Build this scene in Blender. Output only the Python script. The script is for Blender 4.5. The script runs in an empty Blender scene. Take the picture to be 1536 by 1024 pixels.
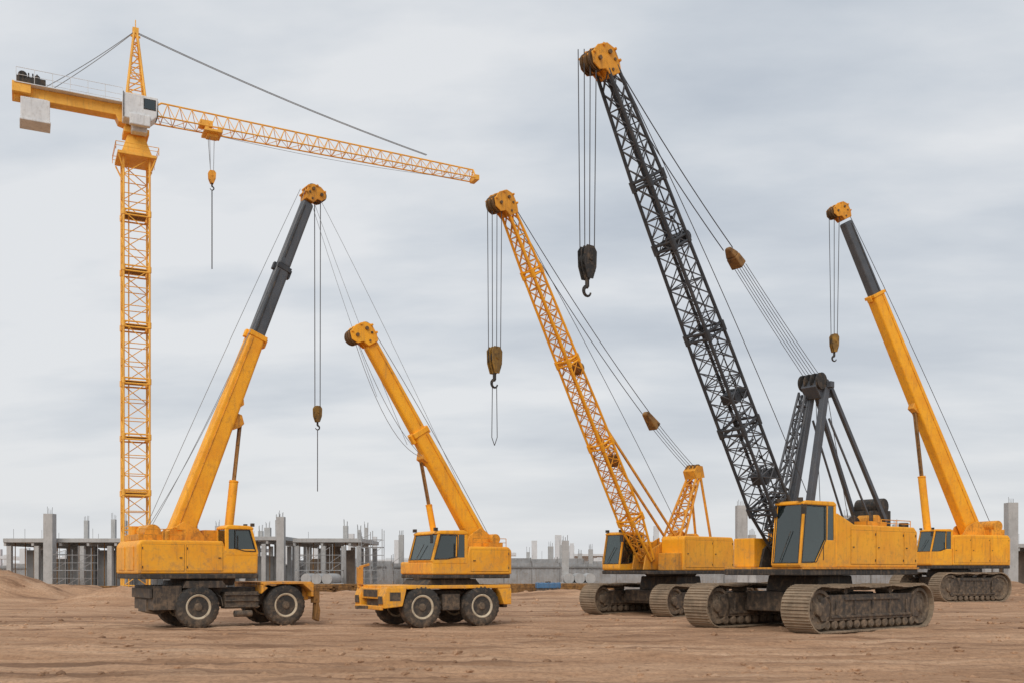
import bpy, bmesh, math, random
from mathutils import Vector, Matrix, noise
random.seed(7)
V=Vector
scene=bpy.context.scene
scene.view_settings.view_transform='Standard'
scene.view_settings.look='None'
scene.view_settings.exposure=0

# ------------------------------------------------------------------ materials
def newmat(name):
    m=bpy.data.materials.new(name); m.use_nodes=True
    nt=m.node_tree; nt.nodes.clear()
    out=nt.nodes.new('ShaderNodeOutputMaterial')
    b=nt.nodes.new('ShaderNodeBsdfPrincipled')
    nt.links.new(b.outputs[0],out.inputs[0])
    return m,nt,b,out
def N(nt,t,**kw):
    n=nt.nodes.new(t)
    for k,v in kw.items(): setattr(n,k,v)
    return n
def noise_node(nt,vec,scale,detail=6,rough=.6):
    n=N(nt,'ShaderNodeTexNoise'); n.inputs['Scale'].default_value=scale
    n.inputs['Detail'].default_value=detail; n.inputs['Roughness'].default_value=rough
    nt.links.new(vec,n.inputs['Vector']); return n.outputs['Fac']
def ramp(nt,fac,stops):
    r=N(nt,'ShaderNodeValToRGB')
    e=r.color_ramp.elements
    while len(e)<len(stops): e.new(.5)
    for i,(p,c) in enumerate(stops):
        e[i].position=p; e[i].color=(*c,1) if len(c)==3 else c
    nt.links.new(fac,r.inputs[0]); return r.outputs[0]
def mix(nt,fac,a,b,mode='MIX'):
    m=N(nt,'ShaderNodeMix',data_type='RGBA',blend_type=mode)
    for s,v in ((0,fac),(6,a),(7,b)):
        if hasattr(v,'is_output'): nt.links.new(v,m.inputs[s])
        else: m.inputs[s].default_value=v if s==0 else (*v,1)
    return m.outputs[2]
def mapping(nt,scale,src='Object'):
    tc=N(nt,'ShaderNodeTexCoord'); mp=N(nt,'ShaderNodeMapping')
    mp.inputs['Scale'].default_value=scale
    nt.links.new(tc.outputs[src],mp.inputs[0]); return mp.outputs[0]
G=lambda v:(v,v,v)
def paint(name,base,dark,dirt,dirt_amt=.5,rough=.45,metal=0,streak=True,bump=.15,dust=0,dustz=(1.7,3.0)):
    """weathered paint: tone drift, grime specks, run-down streaks and dust on the lower parts"""
    m,nt,b,o=newmat(name)
    v=mapping(nt,(1,1,1)); vs=mapping(nt,(5,5,.55))
    f1=noise_node(nt,v,1.3,5,.6)
    c=mix(nt,ramp(nt,f1,[(.38,G(0)),(.66,G(1))]),base,dark)
    f2=noise_node(nt,v,5.5,9,.72)
    c=mix(nt,ramp(nt,f2,[(.58-.08*dirt_amt,G(0)),(.74,G(dirt_amt))]),c,dirt)
    if streak:
        f3=noise_node(nt,vs,1.6,6,.65)
        c=mix(nt,ramp(nt,f3,[(.52,G(0)),(.74,G(dirt_amt*.9))]),c,dirt)
    if dust:
        sp=N(nt,'ShaderNodeSeparateXYZ'); nt.links.new(v,sp.inputs[0])
        mr=N(nt,'ShaderNodeMapRange'); mr.inputs[1].default_value=dustz[0]; mr.inputs[2].default_value=dustz[1]
        mr.inputs[3].default_value=1; mr.inputs[4].default_value=0; nt.links.new(sp.outputs[2],mr.inputs[0])
        mu=N(nt,'ShaderNodeMath',operation='MULTIPLY'); nt.links.new(mr.outputs[0],mu.inputs[0])
        nt.links.new(ramp(nt,f2,[(.38,G(.08*dust)),(.66,G(dust))]),mu.inputs[1])
        c=mix(nt,mu.outputs[0],c,(.34,.235,.15))
    nt.links.new(c,b.inputs['Base Color'])
    r=ramp(nt,f2,[(.3,G(rough*.8)),(.7,G(min(1,rough*1.5)))])
    nt.links.new(r,b.inputs['Roughness'])
    b.inputs['Metallic'].default_value=metal
    bp=N(nt,'ShaderNodeBump'); bp.inputs['Strength'].default_value=bump; bp.inputs['Distance'].default_value=.02
    nt.links.new(f2,bp.inputs['Height']); nt.links.new(bp.outputs[0],b.inputs['Normal'])
    return m
YEL=paint('yellow_paint',(1.0,.455,.016),(.90,.365,.012),(.40,.20,.05),.62,.48,dust=.45)
YEL2=paint('yellow_paint_worn',(.88,.38,.025),(.64,.26,.02),(.15,.085,.035),.9,.55,dust=.45)
YELT=paint('tower_yellow_paint',(.96,.50,.07),(.82,.39,.04),(.34,.20,.07),.5,.5)
BLK=paint('black_lattice_steel',(.042,.047,.055),(.026,.03,.036),(.13,.115,.10),.5,.5)
LAC=paint('lacing_steel',(.085,.09,.10),(.05,.055,.065),(.20,.18,.16),.5,.5)
GRYD=paint('gantry_steel',(.085,.093,.108),(.06,.067,.078),(.16,.14,.12),.5,.45)
GRY=paint('grey_boom_paint',(.085,.094,.108),(.062,.070,.081),(.14,.125,.11),.45,.42)
DRK=paint('dark_chassis_steel',(.034,.032,.030),(.02,.02,.02),(.19,.135,.09),.85,.65,dust=.6,dustz=(.2,1.9))
TRK=paint('dusty_track_steel',(.32,.24,.165),(.18,.138,.095),(.42,.31,.21),.8,.9,bump=.4)
TRD=paint('track_frame_steel',(.11,.085,.062),(.065,.052,.04),(.30,.22,.15),.9,.9,dust=.6,dustz=(0,1.3))
RUB=paint('dusty_tyre_rubber',(.042,.039,.036),(.028,.027,.026),(.22,.16,.11),.75,.9,streak=False,bump=.3,dust=.6,dustz=(0,1.0))
RIM=paint('wheel_rim_cream',(.66,.56,.41),(.50,.41,.29),(.18,.12,.08),.7,.6)
WHT=paint('white_panel_paint',(.74,.75,.75),(.62,.63,.64),(.32,.29,.25),.5,.5)
ROPE=paint('steel_rope',(.07,.07,.075),(.045,.045,.05),(.09,.08,.07),.3,.5,streak=False)
ROPL=paint('galvanised_rope',(.24,.25,.26),(.17,.18,.19),(.2,.18,.16),.3,.5,streak=False)
HOOKM=paint('hook_block_paint',(.38,.20,.03),(.10,.06,.02),(.03,.025,.02),1.0,.55)
RUST=paint('rusty_brown_paint',(.34,.17,.045),(.17,.085,.03),(.04,.03,.02),1.0,.65)
SHV=paint('greasy_sheave_steel',(.20,.105,.035),(.10,.058,.028),(.03,.025,.02),1.0,.5)
GAPSHD=paint('panel_gap_shade',(.40,.19,.02),(.30,.14,.02),(.10,.06,.03),.7,.7)  # darkened yellow: shade in the door gaps painted as colour
CON=paint('concrete',(.47,.465,.455),(.39,.388,.38),(.26,.25,.235),.6,.9,bump=.3)  # concrete tone, lightened to paint in some haze on background frames
CONF=paint('haze_tinted_concrete',(.63,.645,.66),(.57,.585,.60),(.48,.485,.495),.5,.95)  # distance haze painted into the colour as a paler, bluer concrete
PANEL=paint('site_fence_metal',(.36,.37,.38),(.26,.265,.27),(.24,.20,.16),.8,.7,dust=.6,dustz=(0,1.6))
WALLD=paint('dark_shuttering',(.22,.22,.22),(.155,.155,.155),(.25,.215,.18),.7,.85)
WALLB=paint('brown_boarding',(.20,.155,.12),(.13,.10,.08),(.28,.22,.17),.7,.85)
BLUE=paint('blue_plastic',(.07,.18,.34),(.05,.13,.25),(.2,.16,.12),.6,.5)
SEAT=paint('seat_fabric',(.03,.03,.03),(.02,.02,.02),(.05,.05,.05),.2,.9)
# glass
m,nt,b,o=newmat('tinted_glass')
b.inputs['Base Color'].default_value=(.02,.03,.03,1); b.inputs['Roughness'].default_value=.06
gl=N(nt,'ShaderNodeBsdfGlossy'); gl.inputs['Color'].default_value=(.58,.64,.65,1); gl.inputs['Roughness'].default_value=.03
fr_=N(nt,'ShaderNodeLayerWeight'); fr_.inputs[0].default_value=.35
mr=N(nt,'ShaderNodeMapRange'); mr.inputs[3].default_value=.16; mr.inputs[4].default_value=.9; nt.links.new(fr_.outputs['Fresnel'],mr.inputs[0])
tr=N(nt,'ShaderNodeBsdfTransparent'); tr.inputs[0].default_value=(.50,.56,.52,1)
m0=N(nt,'ShaderNodeMixShader')
nt.links.new(mr.outputs[0],m0.inputs[0])
nt.links.new(b.outputs[0],m0.inputs[1]); nt.links.new(gl.outputs[0],m0.inputs[2])
ms=N(nt,'ShaderNodeMixShader'); ms.inputs[0].default_value=.58
nt.links.new(tr.outputs[0],ms.inputs[1]); nt.links.new(m0.outputs[0],ms.inputs[2]); nt.links.new(ms.outputs[0],o.inputs[0])
GLS=m
# soil
def soil():
    m,nt,b,o=newmat('bare_earth')
    v=mapping(nt,(1,1,1)); vs=mapping(nt,(.22,1,1)); vt=mapping(nt,(.10,1.2,1))
    big=noise_node(nt,vs,.20,6,.62); mid=noise_node(nt,vs,1.0,9,.70); fine=noise_node(nt,v,9,8,.75); stre=noise_node(nt,vt,.8,8,.66)
    c=ramp(nt,big,[(.36,(.33,.185,.105)),(.50,(.52,.31,.185)),(.64,(.68,.44,.28))])
    c2=ramp(nt,mid,[(.34,(.19,.105,.062)),(.50,(.49,.29,.172)),(.68,(.72,.48,.315))])
    c=mix(nt,.5,c,c2)
    c=mix(nt,ramp(nt,stre,[(.36,G(.72)),(.48,G(0))]),c,(.20,.112,.066))
    c=mix(nt,ramp(nt,stre,[(.55,G(0)),(.70,G(.6))]),c,(.70,.49,.335))
    c=mix(nt,ramp(nt,fine,[(.35,G(.45)),(.55,G(0))]),c,(.17,.10,.062))
    c=mix(nt,ramp(nt,fine,[(.62,G(0)),(.75,G(.45))]),c,(.64,.47,.34))
    nt.links.new(c,b.inputs['Base Color']); b.inputs['Roughness'].default_value=.95
    b.inputs['Specular IOR Level'].default_value=.15
    b1=N(nt,'ShaderNodeBump'); b1.inputs['Strength'].default_value=1.0; b1.inputs['Distance'].default_value=.20
    b2=N(nt,'ShaderNodeBump'); b2.inputs['Strength'].default_value=.7; b2.inputs['Distance'].default_value=.04
    nt.links.new(mid,b1.inputs['Height']); nt.links.new(fine,b2.inputs['Height'])
    nt.links.new(b1.outputs[0],b2.inputs['Normal']); nt.links.new(b2.outputs[0],b.inputs['Normal'])
    return m
SOIL=soil()

# ------------------------------------------------------------------ mesh builder
class MB:
    def __init__(s): s.v=[]; s.f=[]
    def add(s,vs,fs):
        o=len(s.v); s.v+= [tuple(p) for p in vs]; s.f+=[tuple(i+o for i in f) for f in fs]; return s
    def hexa(s,a,b):
        s.add(list(a)+list(b),[(3,2,1,0),(4,5,6,7),(0,1,5,4),(1,2,6,5),(2,3,7,6),(3,0,4,7)]); return s
    def box(s,x0,x1,y0,y1,z0,z1):
        return s.hexa([(x0,y0,z0),(x1,y0,z0),(x1,y1,z0),(x0,y1,z0)],[(x0,y0,z1),(x1,y0,z1),(x1,y1,z1),(x0,y1,z1)])
    def beam(s,p,q,w0,h0,w1=None,h1=None,side=(0,1,0)):
        p=V(p);q=V(q);w1=w0 if w1 is None else w1;h1=h0 if h1 is None else h1
        d=(q-p).normalized(); sd=V(side); sd=(sd-d*sd.dot(d))
        if sd.length<1e-4: sd=V((1,0,0))-d*d.x
        sd.normalize(); up=d.cross(sd)
        c=lambda o,w,h:[o-sd*w/2-up*h/2,o+sd*w/2-up*h/2,o+sd*w/2+up*h/2,o-sd*w/2+up*h/2]
        return s.hexa(c(p,w0,h0),c(q,w1,h1))
    def tube(s,p,q,r,n=6,r2=None):
        p=V(p);q=V(q);r2=r if r2 is None else r2
        d=(q-p)
        if d.length<1e-6: return s
        d.normalize(); a=V((0,0,1)) if abs(d.z)<.9 else V((1,0,0))
        u=d.cross(a).normalized(); w=d.cross(u)
        vs=[];
        for o,rr in((p,r),(q,r2)):
            for i in range(n):
                t=2*math.pi*i/n; vs.append(o+u*rr*math.cos(t)+w*rr*math.sin(t))
        fs=[(i,(i+1)%n,n+(i+1)%n,n+i) for i in range(n)]+[tuple(range(n-1,-1,-1)),tuple(range(n,2*n))]
        return s.add(vs,fs)
    def path(s,pts,r,n=6):
        for a,b in zip(pts,pts[1:]): s.tube(a,b,r,n)
        return s
    def prism(s,poly,y0,y1):
        n=len(poly)
        vs=[(x,y0,z) for x,z in poly]+[(x,y1,z) for x,z in poly]
        fs=[(i,(i+1)%n,n+(i+1)%n,n+i) for i in range(n)]+[tuple(range(n-1,-1,-1)),tuple(range(n,2*n))]
        return s.add(vs,fs)
    def lathe(s,c,prof,n=32,axis='y'):
        c=V(c);k=len(prof);vs=[]
        for i in range(n):
            t=2*math.pi*i/n
            for a,r in prof:
                if axis=='y': vs.append(c+V((r*math.cos(t),a,r*math.sin(t))))
                else: vs.append(c+V((r*math.cos(t),r*math.sin(t),a)))
        fs=[]
        for i in range(n):
            j=(i+1)%n
            for m_ in range(k-1): fs.append((i*k+m_,i*k+m_+1,j*k+m_+1,j*k+m_))
        fs.append(tuple(i*k for i in range(n))); fs.append(tuple(i*k+k-1 for i in range(n-1,-1,-1)))
        return s.add(vs,fs)
    def done(s,name,mat,parent=None,bevel=0,smooth=False,seg=2):
        me=bpy.data.meshes.new(name); me.from_pydata(s.v,[],s.f); me.update()
        bm=bmesh.new(); bm.from_mesh(me); bmesh.ops.recalc_face_normals(bm,faces=bm.faces); bm.to_mesh(me); bm.free()
        ob=bpy.data.objects.new(name,me); scene.collection.objects.link(ob); me.materials.append(mat)
        if parent: ob.parent=parent
        if smooth:
            for p in me.polygons: p.use_smooth=True
            try:
                me.set_sharp_from_angle(angle=math.radians(38))
            except Exception: pass
        if bevel:
            md=ob.modifiers.new('bevel','BEVEL'); md.width=bevel; md.segments=seg; md.limit_method='ANGLE'; md.angle_limit=math.radians(30)
        return ob
def empty(name,loc,rz):
    e=bpy.data.objects.new(name,None); scene.collection.objects.link(e)
    e.location=loc; e.rotation_euler=(0,0,rz); e.empty_display_size=.5; return e

# ------------------------------------------------------------------ shared crane parts
def lattice(mb_c,mb_l,p0,p1,stations,bays,rc,rl,side=(0,1,0),cross=False,joints=()):
    """four chord boom between p0 and p1; stations: (t,width,height)"""
    p0=V(p0);p1=V(p1);d=(p1-p0).normalized();sd=V(side);up=d.cross(sd).normalized()
    def wh(t):
        for (a,w,h),(b,w2,h2) in zip(stations,stations[1:]):
            if t<=b+1e-9:
                k=(t-a)/(b-a); return w+(w2-w)*k,h+(h2-h)*k
        return stations[-1][1:]
    def corners(t):
        w,h=wh(t);o=p0.lerp(p1,t)
        return [o+sd*w/2+up*h/2,o-sd*w/2+up*h/2,o-sd*w/2-up*h/2,o+sd*w/2-up*h/2]
    ts=sorted(set([s[0] for s in stations]))
    for a,b in zip(ts,ts[1:]):
        A=corners(a);B=corners(b)
        for i in range(4): mb_c.tube(A[i],B[i],rc,8)
    for i in range(bays):
        a=i/bays;b=(i+1)/bays;A=corners(a);B=corners(b)
        for j in range(4):
            k=(j+1)%4
            if (i+j)%2==0 or cross: mb_l.tube(A[j],B[k],rl,6)
            if (i+j)%2==1 or cross: mb_l.tube(A[k],B[j],rl,6)
            if not cross or i%2==0: mb_l.tube(A[j],A[k],rl,6)
        if i%3==0: mb_l.tube(A[0],A[2],rl*.8,6)
    for t in joints:
        for e in (-.006,.006):
            A=corners(t+e)
            for j in range(4): mb_c.tube(A[j],A[(j+1)%4],rc*.8,8)
        for c in corners(t): mb_c.tube(c-d*.16,c+d*.16,rc*1.6,8)
    return up
def boomhead(par,tip,d,s,mat,wid,name='boom_head'):
    """cheek plates, sheaves; v points to the front/underside of the boom"""
    tip=V(tip); v=V((d.z,0,-d.x)); 
    poly=[(-.30,-.30),(-.30,.28),(.02,.42),(.08,.74),(.38,.92),(.74,.80),(.90,.36),(.84,-.14),(.56,-.42),(.05,-.42)]
    pts=[((tip+d*a*s+v*b*s).x,(tip+d*a*s+v*b*s).z) for a,b in poly]
    mb=MB()
    for y in (-wid/2,-wid*.12,wid*.5-.05): mb.prism(pts,y,y+.05)
    mid=[(-.28,-.26),(-.28,.24),(.1,.3),(.5,.1),(.5,-.30),(.1,-.36)]
    mb.prism([((tip+d*a*s+v*b*s).x,(tip+d*a*s+v*b*s).z) for a,b in mid],-wid/2+.07,wid/2-.07)
    for a,b in ((.1,-.42),(.52,-.40),(.82,.1),(.72,.70)):
        p=tip+d*a*s+v*b*s; mb.tube((p.x,-wid/2-.05,p.z),(p.x,wid/2+.05,p.z),.045,8)
    mb.done(name,mat,par,.02)
    sh=MB()
    for a,b,r in ((.44,.56,.40),(.50,-.06,.36)):
        p=tip+d*a*s+v*b*s;r*=s
        for y in (-wid*.33,-.02,wid*.28):
            sh.lathe((p.x,y,p.z),[(-.04,r*.3),(-.04,r),(-.02,r*1.0),(0,r*.82),(.02,r),(.04,r),(.04,r*.3)],24)
        sh.tube((p.x,-wid/2-.06,p.z),(p.x,wid/2+.06,p.z),.06,10)
    for a,b in ((-.1,.1),(.2,-.2)):
        p=tip+d*a*s+v*b*s; sh.tube((p.x,-wid/2-.03,p.z),(p.x,wid/2+.03,p.z),.03*s+.02,8)
    sh.done(name+'_sheaves',SHV,par,smooth=True)
def hook_block(par,x,z1,z0,w,mat=HOOKM,hook=.45,y=0,name='hook_block'):
    """tapered cheek plates with sheaves, swivel and a curved hook"""
    H=z1-z0; mb=MB(); zz=lambda t:z0+H*t
    prof=[(x-w*.28,zz(1)),(x+w*.28,zz(1)),(x+w*.5,zz(.84)),(x+w*.46,zz(.38)),(x+w*.2,zz(.02)),(x-w*.2,zz(.02)),(x-w*.46,zz(.38)),(x-w*.5,zz(.84))]
    for yy in (-w*.32,-w*.03,w*.26): mb.prism(prof,y+yy,y+yy+w*.07)
    mb.tube((x,y-w*.4,zz(.6)),(x,y+w*.4,zz(.6)),w*.12,12)
    mb.done(name,mat,par,.012)
    sh=MB()
    for yy in (-.16,.12):
        sh.lathe((x,y+yy*w,zz(.6)),[(-.05*w,.08*w),(-.05*w,.44*w),(0,.38*w),(.05*w,.44*w),(.05*w,.08*w)],20)
    sh.tube((x-w*.3,y-w*.36,zz(.25)),(x-w*.3,y+w*.36,zz(.25)),w*.05,8)
    r=hook*.26; c=V((x,y,z0-hook*.62))
    sh.tube((x,y,z0+.06),(x,y,z0-hook*.36),hook*.12,10)
    pr=None
    for i in range(12):
        t=math.radians(95-i*24.0); q=c+V((math.cos(t)*r,0,math.sin(t)*r)); rr=hook*(.12-.006*i)
        if pr is not None: sh.tube(pr,q,rr,8)
        pr=q
    sh.done(name+'_hook',DRK,par,smooth=True)
def ropes(par,segs,r,mat=ROPE,name='hoist_ropes'):
    mb=MB()
    for a,b in segs: mb.tube(a,b,r,5)
    return mb.done(name,mat,par)
def sagrope(mb,a,b,sag,r,n=12):
    a=V(a);b=V(b);pts=[]
    for i in range(n+1):
        t=i/n;p=a.lerp(b,t);p.z-=sag*4*t*(1-t);pts.append(p)
    mb.path(pts,r,5)
def tracks(par,yin,yout,L,H,side,pitch=.21):
    """crawler track: linked shoes round idler and sprocket, rollers, frame"""
    R=H/2;a=L/2-R;P=4*a+2*math.pi*R;n=int(P/pitch);st=P/n
    y0,y1=sorted((yin*side,yout*side))
    def pos(s):
        s%=P
        if s<2*a: return V((-a+s,0,0)),V((1,0,0)),V((0,0,-1))
        s-=2*a
        if s<math.pi*R:
            t=s/R; return V((a+R*math.sin(t),0,R-R*math.cos(t))),V((math.cos(t),0,math.sin(t))),V((math.sin(t),0,-math.cos(t)))
        s-=math.pi*R
        if s<2*a:
            sag=-.05*math.sin(math.pi*s/(2*a)*3)**2
            return V((a-s,0,2*R+sag)),V((-1,0,0)),V((0,0,1))
        s-=2*a;t=s/R
        return V((-a-R*math.sin(t),0,R+R*math.cos(t))),V((-math.cos(t),0,-math.sin(t))),V((-math.sin(t),0,math.cos(t)))
    sh=MB();lk=MB();ym=(y0+y1)/2
    for i in range(n):
        p,t,nn=pos(i*st); p=p-nn*.03
        k=st*.46
        def q(u,y,h): 
            w=p+t*u+nn*h; return (w.x,y,w.z)
        j=random.uniform(-.006,.006); ja=random.uniform(-.008,.008); A0=y0+ja; A1=y1+ja
        sh.hexa([q(-k,A0,-.02+j),q(k,A0,-.02+j),q(k,A1,-.02+j),q(-k,A1,-.02+j)],[q(-k,A0,.025+j),q(k,A0,.025+j),q(k,A1,.025+j),q(-k,A1,.025+j)])
        for u in (-k*.8,k*.15):
            sh.hexa([q(u,y0+.02,.02),q(u+.03,y0+.02,.02),q(u+.03,y1-.02,.02),q(u,y1-.02,.02)],[q(u,y0+.02,.055),q(u+.022,y0+.02,.055),q(u+.022,y1-.02,.055),q(u,y1-.02,.055)])
        for yy in (ym-.16,ym+.10):
            lk.hexa([q(-k*1.05,yy,-.11),q(k*1.05,yy,-.11),q(k*1.05,yy+.06,-.11),q(-k*1.05,yy+.06,-.11)],[q(-k*1.05,yy,-.02),q(k*1.05,yy,-.02),q(k*1.05,yy+.06,-.02),q(-k*1.05,yy+.06,-.02)])
    nm='crawler_track'
    sh.done(nm+'_shoes',TRK,par); lk.done(nm+'_links',TRD,par)
    wh=MB(); r=R-.13
    for cx in (-a,a):
        wh.lathe((cx,ym,R),[(-(y1-y0)*.42,.09),(-(y1-y0)*.42,.2*r),(-(y1-y0)*.39,.34*r),(-(y1-y0)*.30,.38*r),(-(y1-y0)*.30,.80*r),(-(y1-y0)*.38,.84*r),(-(y1-y0)*.38,r),((y1-y0)*.38,r),((y1-y0)*.38,.84*r),((y1-y0)*.30,.80*r),((y1-y0)*.30,.38*r),((y1-y0)*.39,.34*r),((y1-y0)*.42,.2*r),((y1-y0)*.42,.09)],32)
        for k in range(8):
            t=k*math.pi/4
            for sg in (-1,1): wh.tube((cx+math.cos(t)*.6*r,ym+sg*(y1-y0)*.28,R+math.sin(t)*.6*r),(cx+math.cos(t)*.6*r,ym+sg*(y1-y0)*.33,R+math.sin(t)*.6*r),.035,6)
    nr=int(2*a/.42)
    for k in range(nr):
        cx=-a+.42+(2*a-.84)*k/(nr-1)
        wh.lathe((cx,ym,.24),[(-(y1-y0)*.38,.04),(-(y1-y0)*.38,.10),(-(y1-y0)*.34,.15),((y1-y0)*.34,.15),((y1-y0)*.38,.10),((y1-y0)*.38,.04)],16)
    for cx in (-a*.45,a*.45): wh.lathe((cx,ym,H-.2),[(-(y1-y0)*.25,.03),(-(y1-y0)*.25,.1),((y1-y0)*.25,.1),((y1-y0)*.25,.03)],14)
    wh.done(nm+'_wheels',TRD,par,smooth=True)
    fr=MB()
    fr.prism([(-a+.1,.36),(a-.1,.36),(a-.02,.5),(a-.05,H-.42),(a-.5,H-.3),(-a+.5,H-.3),(-a+.05,H-.42),(-a+.02,.5)],y0+(y1-y0)*.12,y1-(y1-y0)*.12)
    for yy in (y0+(y1-y0)*.07,y1-(y1-y0)*.12-.002):
        fr.box(-a*.8,a*.8,yy,yy+.045,.44,.52); fr.box(-a*.55,a*.55,yy,yy+.05,H-.48,H-.40)
        for k in range(5): fr.box(-a*.7+k*a*.35-.04,-a*.7+k*a*.35+.04,yy,yy+.04,.53,H-.49)
    fr.done(nm+'_frame',DRK,par,.015)
def undercarriage(par,half,zt,H,xs):
    mb=MB()
    mb.box(-xs,xs,-half,half,.55,H-.25)
    for sx in (-1,1): mb.beam((sx*xs*.75,-half-.5,H*.52),(sx*xs*.75,half+.5,H*.52),.5,.42,side=(1,0,0))
    mb.prism([(-xs*.7,H-.25),(xs*.7,H-.25),(xs*.6,zt-.22),(-xs*.6,zt-.22)],-1.0,1.0)
    mb.done('carbody',DRK,par,.04)
    MB().lathe((0,0,zt-.22),[(0,.3),(0,1.05),(.08,1.12),(.2,1.12),(.21,.3)],40,'z').done('slewing_ring',DRK,par,smooth=True)
def wheel(par,x,y,R,w):
    t=MB();h=w/2
    t.lathe((x,y,R),[(-h*.8,R*.55),(-h,R*.62),(-h*1.04,R*.78),(-h*.95,R*.92),(-h*.78,R*.985),(-h*.1,R),(h*.1,R),(h*.78,R*.985),(h*.95,R*.92),(h*1.04,R*.78),(h,R*.62),(h*.8,R*.55)],48)
    t.done('tyre',RUB,par,smooth=True)
    g=MB()
    nl=26
    for i in range(nl):
        for sg in (-1,1):
            a0=2*math.pi*(i+.25*(sg>0)*2)/nl; a1=a0+.12
            f=lambda a,yy,r:(x+r*math.cos(a),y+yy*sg,R+r*math.sin(a))
            g.hexa([f(a0,.03,R*.97),f(a0+.1,.03,R*.97),f(a1+.1,h*.93,R*.93),f(a1,h*.93,R*.93)],[f(a0,.03,R*1.018),f(a0+.08,.03,R*1.018),f(a1+.08,h*.93,R*.985),f(a1,h*.93,R*.985)])
            g.hexa([f(a1,h*.93,R*.985),f(a1+.08,h*.93,R*.985),f(a1+.08,h*1.03,R*.86),f(a1,h*1.03,R*.86)],[f(a1,h*.6,R*.95),f(a1+.08,h*.6,R*.95),f(a1+.08,h*.6,R*.84),f(a1,h*.6,R*.84)])
    g.done('tyre_tread',RUB,par)
    rm=MB()
    for sg in (-1,1):
        rm.lathe((x,y,R),[(sg*h*.45,R*.34),(sg*h*.52,R*.44),(sg*h*.9,R*.50),(sg*h*.99,R*.565),(sg*h*.92,R*.60),(sg*h*.5,R*.56)],40)
    rm.done('wheel_rim',RIM,par,smooth=True)
    hb=MB()
    for sg in (-1,1):
        hb.lathe((x,y,R),[(sg*h*.3,R*.45),(sg*h*.54,R*.40),(sg*h*.5,R*.32),(sg*h*.58,R*.28),(sg*h*.66,R*.2),(sg*h*.95,R*.17),(sg*h*1.0,R*.06)],28)
        for k in range(8):
            t_=k*math.pi/4; hb.tube((x+math.cos(t_)*R*.36,y+sg*h*.4,R+math.sin(t_)*R*.36),(x+math.cos(t_)*R*.36,y+sg*h*.62,R+math.sin(t_)*R*.36),.022,6)
    hb.done('wheel_hub',TRD,par,smooth=True)
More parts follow.
